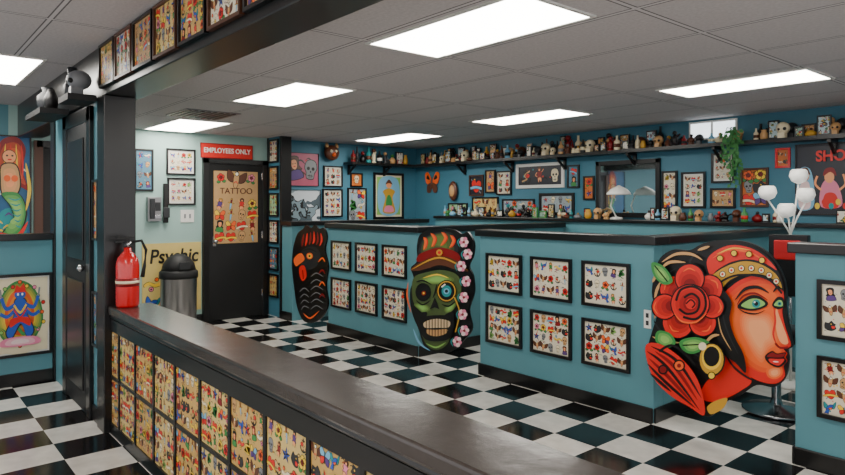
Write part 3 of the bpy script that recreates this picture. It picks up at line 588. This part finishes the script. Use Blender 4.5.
b=MB();MM=WY(YB); b.box(x0,x1,0,0.03,z0,z0+0.05,frameb,MM);b.box(x0,x1,0,0.03,z1-0.05,z1,frameb,MM);b.box(x0,x0+0.05,0,0.03,z0,z1,frameb,MM);b.box(x1-0.05,x1,0,0.03,z0,z1,frameb,MM);b.box(x0+.05,x1-.05,0,0.012,z0+.05,z1-.05,glassm,MM);b.build('framed_mirror',0.003)
b=MB(); b.lathe((-4.0,6.2,1.27),[(0.07,0),(0.07,0.02),(0.01,0.03)],white,18); b.tube([(-4.0,6.2,1.29),(-4.06,6.18,1.42),(-4.0,6.16,1.60),(-3.93,6.12,1.62)],0.009,white); b.lathe((-3.92,6.12,1.54),[(0.13,0.0),(0.125,0.02),(0.09,0.06),(0.03,0.09),(0.01,0.1)],white,20); b.build('desk_lamp')
b=MB(); x0,_=ty(690,0);x1,_=ty(738,0); b.box(x0,x1,0,0.02,2.09,2.28,white,WY(YB)); b.box(x0+.02,x1-.02,0.02,0.022,2.11,2.26,mat('daylight_glass','#dfeaf0',0.2,emit=2.5),WY(YB)); b.box((x0+x1)/2-.01,(x0+x1)/2+.01,0.02,0.03,2.11,2.26,white,WY(YB)); b.build('window_1')
b=MB(); X,Z=ty(742,150); rn=random.Random(2)
b.lathe((X,YB-0.12,2.036),[(0.04,0),(0.06,0.08),(0.065,0.1)],A['tan'],14)
g=mat('leaf_green','#3a7a3c',0.5)
for k in range(8):
    dx=rn.uniform(-0.08,0.08); L=rn.uniform(0.2,0.45); pts=[(X,YB-0.12,2.14),(X+dx*0.5,YB-0.24,2.17),(X+dx,YB-0.26,2.05),(X+dx*1.1,YB-0.25,2.05-L)]
    b.tube(pts,0.004,g,5)
    for j in range(16):
        z=2.14-(L+0.08)*j/15; ox,oy=rn.uniform(-.03,.03),rn.uniform(-.02,.02); p=Vector((X+dx+ox,YB-0.26+oy,z)); q=Vector((rn.uniform(-.03,.03),rn.uniform(-.02,.02),-.03)); r_=Vector((q.z,0,-q.x))*0.5
        b.ngon([p,p+q*0.5+r_,p+q*1.2,p+q*0.5-r_],g)
b.build('hanging_plant')
# right hand painting with lettering
x0,_=ty(796,0);x1=-1.2
z0,z1=1.34,1.98
o=frame('sideshow_painting',WY(YB),x0,x1,z0,z1,0.012,P_dark,frameb)
a=Art(ty,WY(YB),0.012); a.base([(798,208),(797,180),(802,168),(811,170),(815,190),(813,208)],A['lblue'],0.001)
a.poly([(800,207),(800,188),(804,182),(810,184),(811,207)],A['pinkw']); a.circ(806,176,4,A['peach'],5); a.poly([(801,176),(802,169),(808,168),(811,175),(806,172)],A['brown']); a.stroke([(801,192),(806,196),(811,190)],1.6,A['dred'])
a.poly([(822,207),(821,190),(826,180),(834,180),(840,188),(842,206)],A['pink']); a.circ(830,177,5,A['peach'],6); a.poly([(824,176),(826,169),(834,168),(837,176),(831,172)],A['dred']); a.poly([(824,207),(826,194),(836,194),(839,207)],A['red']); a.stroke([(822,190),(816,184),(818,176)],2.2,A['peach']); a.stroke([(840,190),(846,184),(844,174)],2.2,A['peach'])
for k in range(7): a.circ(818+7*k,206-(k%2)*4,2.6,A[['yellow','red','teal'][k%3]],3.2)
a.b.build('painted_figure').parent=o
X,Z=ty(817,157); text('SHOW',(X,YB-0.03,Z),0.13,'Y',A['red'],o,'lettering',align='LEFT',sx=0.9,bold=0.004)
fy('framed_print',776,791,148,168,(2,2,P_orange),red)
b=MB(); gx,gy=-1.98,5.5
b.lathe((gx,gy,0),[(0.14,0),(0.14,0.02),(0.02,0.04)],white,24); b.tube([(gx,gy,0.03),(gx,gy,1.2)],0.012,white)
gl=mat('lamp_globe','#f6f4ee',0.35,emit=0.3)
for (dx,dy,z) in [(-0.14,-0.08,1.52),(0.05,0.03,1.65),(0.09,0.06,1.50),(-0.03,0.0,1.38)]:
    b.tube([(gx,gy,1.2),(gx+dx*0.4,gy+dy*0.4,1.32),(gx+dx,gy+dy,z-0.04)],0.007,white)
    b.lathe((gx+dx,gy+dy,z-0.05),[(0.012,0),(0.05,0.02),(0.068,0.06),(0.06,0.10),(0.045,0.115)],gl,18)
b.build('floor_lamp')

# ---------------------------------------------------------------- tattoo chairs
def chair(x,y,rot,m1,m2):
    b=MB()
    b.lathe((0,0,0),[(0.30,0),(0.30,0.03),(0.08,0.06),(0.05,0.1),(0.05,0.42)],chrome,24)
    b.box(-0.27,0.27,-0.27,0.27,0.42,0.55,m1); b.box(-0.25,0.25,-0.25,0.25,0.55,0.60,m2)
    vs=[(-0.25,0.22,0.55),(0.25,0.22,0.55),(0.25,0.34,0.55),(-0.25,0.34,0.55),(-0.23,0.36,1.05),(0.23,0.36,1.05),(0.23,0.46,1.05),(-0.23,0.46,1.05)]
    b.add(vs,[(0,1,2,3),(4,5,6,7),(0,1,5,4),(1,2,6,5),(2,3,7,6),(3,0,4,7)],m1)
    b.box(-0.14,0.14,0.36,0.46,1.06,1.19,m2); b.tube([(0,0.41,1.0),(0,0.41,1.1)],0.015,chrome)
    for s in (-1,1): b.box(s*0.32-0.05,s*0.32+0.05,-0.2,0.25,0.72,0.79,m1); b.tube([(s*0.30,0.1,0.5),(s*0.32,0.1,0.73)],0.02,chrome)
    b.box(-0.2,0.2,-0.55,-0.27,0.34,0.42,m1)
    o=b.build('tattoo_chair',0.02); o.location=(x,y,0); o.rotation_euler=(0,0,rot)
leather=mat('black_leather','#141214',0.35,noise=0.3,nscale=20); rl=mat('red_leather','#b8181c',0.35)
chair(-3.0,4.95,2.6,leather,rl); chair(-5.4,5.0,2.4,leather,leather); chair(-0.75,4.95,2.4,leather,rl)
b=MB(); c=(-1.80,4.75,0); b.lathe(c,[(0.22,0),(0.22,0.02),(0.04,0.05),(0.03,0.1),(0.03,0.5)],chrome,20); b.lathe((c[0],c[1],0.5),[(0.19,0),(0.2,0.02),(0.2,0.07),(0.17,0.09)],leather,24)
b.box(c[0]-0.13,c[0]+0.13,c[1]+0.20,c[1]+0.26,0.78,1.22,leather); b.box(c[0]-0.09,c[0]+0.09,c[1]+0.185,c[1]+0.2,1.04,1.18,rl); b.tube([(c[0],c[1]+0.1,0.52),(c[0],c[1]+0.24,0.56),(c[0],c[1]+0.25,0.85)],0.015,chrome); b.build('artist_stool',0.012)

# ---------------------------------------------------------------- entry left side
o=frame('framed_deity_painting',WX(-5.95),0.62,1.075,0.23,0.885,0.022,A['cream'],frameb,0.012,white)
a=Art(lambda u,v:(0.64+0.415*u,0.25+0.615*v),WX(-5.95),0.0115); a.base([(0.1,0.1),(0.9,0.1),(0.9,0.9),(0.1,0.9)],A['cream'],0.001)
a.grad([(0.5,0.95),(0.72,0.86),(0.86,0.62),(0.88,0.38),(0.72,0.16),(0.5,0.1),(0.28,0.16),(0.12,0.38),(0.14,0.62),(0.28,0.86)],'green','yellow',5,None,0.4); a.grad([(0.5,0.84),(0.66,0.76),(0.74,0.55),(0.70,0.34),(0.5,0.24),(0.3,0.34),(0.26,0.55),(0.34,0.76)],'orange','yellow',4)
for k in range(20):
    an=k*math.pi/10; r=0.37+.04*(k%2); a.circ(0.5+r*math.cos(an),0.52+r*math.sin(an),0.036,A['black'],0.028); a.circ(0.5+r*math.cos(an),0.52+r*math.sin(an),0.028,A[['orange','red','lgreen','pink','yellow'][k%5]],0.021)
a.stroke([(0.2,0.36),(0.34,0.28),(0.44,0.36),(0.56,0.26),(0.7,0.34),(0.82,0.3)],0.05,A['green'],True)
a.poly([(0.41,0.71),(0.59,0.71),(0.63,0.5),(0.74,0.3),(0.62,0.2),(0.52,0.38),(0.36,0.2),(0.26,0.3),(0.39,0.5)],A['black']); a.poly([(0.42,0.7),(0.58,0.7),(0.62,0.5),(0.72,0.3),(0.62,0.22),(0.51,0.4),(0.36,0.22),(0.28,0.3),(0.4,0.5)],A['blue']); a.circ(0.5,0.77,0.09,A['blue'],0.06); a.poly([(0.4,0.8),(0.44,0.9),(0.5,0.86),(0.56,0.92),(0.6,0.8)],A['red'],False)
for s in (-1,1):
    a.stroke([(0.5+s*0.06,0.66),(0.5+s*0.22,0.6),(0.5+s*0.3,0.74)],0.05,A['blue']); a.stroke([(0.5+s*0.06,0.6),(0.5+s*0.2,0.5),(0.5+s*0.32,0.54)],0.045,A['blue']); a.circ(0.5+s*0.035,0.775,0.017,A['white']); a.stroke([(0.5+s*.3,.74),(0.5+s*.32,.85)],0.03,A['grey'])
a.poly([(0.36,0.47),(0.64,0.47),(0.66,0.36),(0.5,0.42),(0.34,0.36)],A['red']); a.grad([(0.2,0.12),(0.8,0.12),(0.74,0.22),(0.26,0.22)],'pink','pinkw',3); a.stroke([(0.4,0.64),(0.5,0.54),(0.6,0.64)],0.03,A['yellow']); a.stroke([(0.4,0.58),(0.5,0.48),(0.6,0.58)],0.02,A['red'])
a.b.build('deity_figure').parent=o
p0,p1,z0,z1=0.55,1.20,1.04,2.14
o=frame('mermaid_painting',WX(XL),p0,p1,z0,z1,0.015,mat('mural_blue','#2a6a9a',0.4,noise=0.4,nscale=6),frameb)
a=Art(lambda u,v:(p0+(p1-p0)*u,z0+(z1-z0)*v),WX(XL),0.012); a.base([(0.55,0.05),(0.9,0.05),(0.92,0.3),(0.6,0.3)],A['teal'],0.001)
# waves, fish and coral filling the background
rn=random.Random(6)
for k in range(26):
    x=rn.uniform(0.55,0.93); y=rn.uniform(0.05,0.95); q=rn.uniform(.03,.07); a.stroke([(x-q,y),(x,y+q*.5),(x+q,y)],0.018,A[rn.choice(['lblue','teal','yellow','white','purple'])],True)
a.grad([(0.52,0.78),(0.60,0.95),(0.8,0.985),(0.92,0.88),(0.88,0.68),(0.96,0.5),(0.86,0.52),(0.6,0.6)],'dred','orange',4)
for k in range(5): a.stroke([(0.58+.07*k,0.92),(0.56+.08*k,0.76),(0.6+.07*k,0.6)],0.025,A['yellow' if k%2 else 'red'],True)
a.circ(0.7,0.8,0.10,A['black'],0.066); a.circ(0.7,0.8,0.09,A['peach'],0.06); a.circ(0.67,0.81,0.015,A['black'],0.008); a.circ(0.74,0.81,0.015,A['black'],0.008); a.stroke([(0.68,0.775),(0.73,0.775)],0.012,A['red'])
a.poly([(0.60,0.73),(0.8,0.73),(0.86,0.55),(0.79,0.44),(0.61,0.44),(0.57,0.6)],A['black']); a.grad([(0.61,0.72),(0.79,0.72),(0.84,0.55),(0.78,0.45),(0.62,0.45),(0.59,0.6)],'tan','peach',3); a.poly([(0.59,0.46),(0.83,0.46),(0.94,0.3),(0.87,0.11),(0.7,0.03),(0.6,0.1),(0.75,0.2),(0.71,0.34)],A['black']); a.grad([(0.6,0.46),(0.82,0.46),(0.92,0.3),(0.85,0.12),(0.7,0.04),(0.62,0.1),(0.76,0.2),(0.72,0.34)],'green','lgreen',4,(0.8,0.3),0.7)
for k in range(6): a.stroke([(0.68+.02*k,0.42-.05*k),(0.78+.01*k,0.40-.05*k),(0.86,0.42-.05*k)],0.014,A['teal'],True)
a.stroke([(0.92,0.75),(0.97,0.5),(0.92,0.3)],0.05,A['yellow'],True); a.circ(0.67,0.6,0.045,A['orange'],0.03); a.circ(0.77,0.6,0.045,A['orange'],0.03); a.stroke([(0.56,0.1),(0.8,0.06),(0.95,0.2)],0.05,A['red'],True)
a.b.build('mermaid_figure').parent=o
b=MB(); b.box(1.27,2.05,0,0.04,0,2.05,blackm,M); b.box(1.22,1.30,0,0.06,0,2.1,framebr,M); b.box(2.0,2.08,0,0.06,0,2.1,black,M); b.box(1.24,2.08,0,0.06,2.03,2.1,black,M); b.box(1.4,1.9,0.04,0.045,0.2,0.95,frameb,M); b.box(1.4,1.9,0.04,0.045,1.1,1.9,frameb,M); b.ball((XL+0.08,1.38,1.0),0.03,chrome); b.build('door_3',0.003)
frame('framed_card',WY(1.10),-4.68,-4.54,0.50,0.86,0.015,(811,2,4,P_blue),frameb); frame('framed_card',WY(1.10),-4.68,-4.54,1.2,1.6,0.015,(812,2,4,P_tan),frameb)
b=MB(); skull(b,(-4.62,0.99,2.14),0.17,A['grey']); b.lathe((-4.72,0.97,2.14),[(0.04,0),(0.05,0.08),(0.02,0.13),(0.03,0.2)],A['dgrey']); b.box(-4.78,-4.50,0.90,1.066,2.10,2.14,blackm); b.build('skull_sculpture')
b=MB(); c=(-5.6,0.98,2.14); b.box(-5.9,-5.3,0.88,1.066,2.10,2.14,blackm); b.lathe(c,[(0.04,0),(0.07,0.06),(0.07,0.12),(0.03,0.16),(0.04,0.19)],A['dgrey']); b.lathe((-5.4,0.97,2.14),[(0.04,0),(0.05,0.08),(0.02,0.15)],A['black']); b.build('vase_shelf')

# ---------------------------------------------------------------- ceiling lights
em=mat('light_panel','#fffaf0',0.5,emit=17.5)
def light(x0,y0,z,L=1.18,W=0.57):
    b=MB(); b.box(x0,x0+L,y0,y0+W,z-0.007,z-0.001,em); b.box(x0-.02,x0+L+.02,y0-.02,y0,z-0.01,z-.001,white); b.box(x0-.02,x0+L+.02,y0+W,y0+W+.02,z-0.01,z-.001,white); b.box(x0-.02,x0,y0,y0+W,z-0.01,z-.001,white); b.box(x0+L,x0+L+.02,y0,y0+W,z-0.01,z-.001,white)
    b.build('ceiling_light')
light(-2.78,1.99,ZC,1.05,0.48); light(-2.52,4.47,ZC,1.0,0.46); light(-4.72,4.67,ZC,1.12,0.47); light(-5.05,2.23,ZC,1.05,0.48); light(-7.6,2.3,ZC,1.12,0.53); light(-7.15,4.88,ZC,1.18,0.50); light(-0.25,1.8,ZC,1.12,.54); light(-0.1,4.3,ZC,1.12,.5)  # last two panels are out of view, added for extra lighting
light(-6.32,0.30,ZN,1.2,0.57); light(-2.6,-0.6,ZN); light(0.3,-0.6,ZN)
b=MB(); b.box(-6.3,-5.75,2.1,2.62,ZC-0.008,ZC-.001,A['grey'])
for k in range(8): b.box(-6.27,-5.78,2.13+0.06*k,2.16+0.06*k,ZC-0.014,ZC-0.008,A['dgrey'])
b.build('ceiling_vent')

w=bpy.data.worlds.new('w'); S.world=w; w.use_nodes=True
w.node_tree.nodes['Background'].inputs[0].default_value=(0.98,0.97,0.98,1); w.node_tree.nodes['Background'].inputs[1].default_value=1.75

cam=bpy.data.cameras.new('camera'); co=bpy.data.objects.new('camera',cam); S.collection.objects.link(co); S.camera=co
co.location=(0,0,CH); co.rotation_euler=(math.pi/2,0,TH); cam.sensor_width=36; cam.lens=F/845*36; cam.shift_y=-(237.5-HY)/845; cam.clip_start=0.05
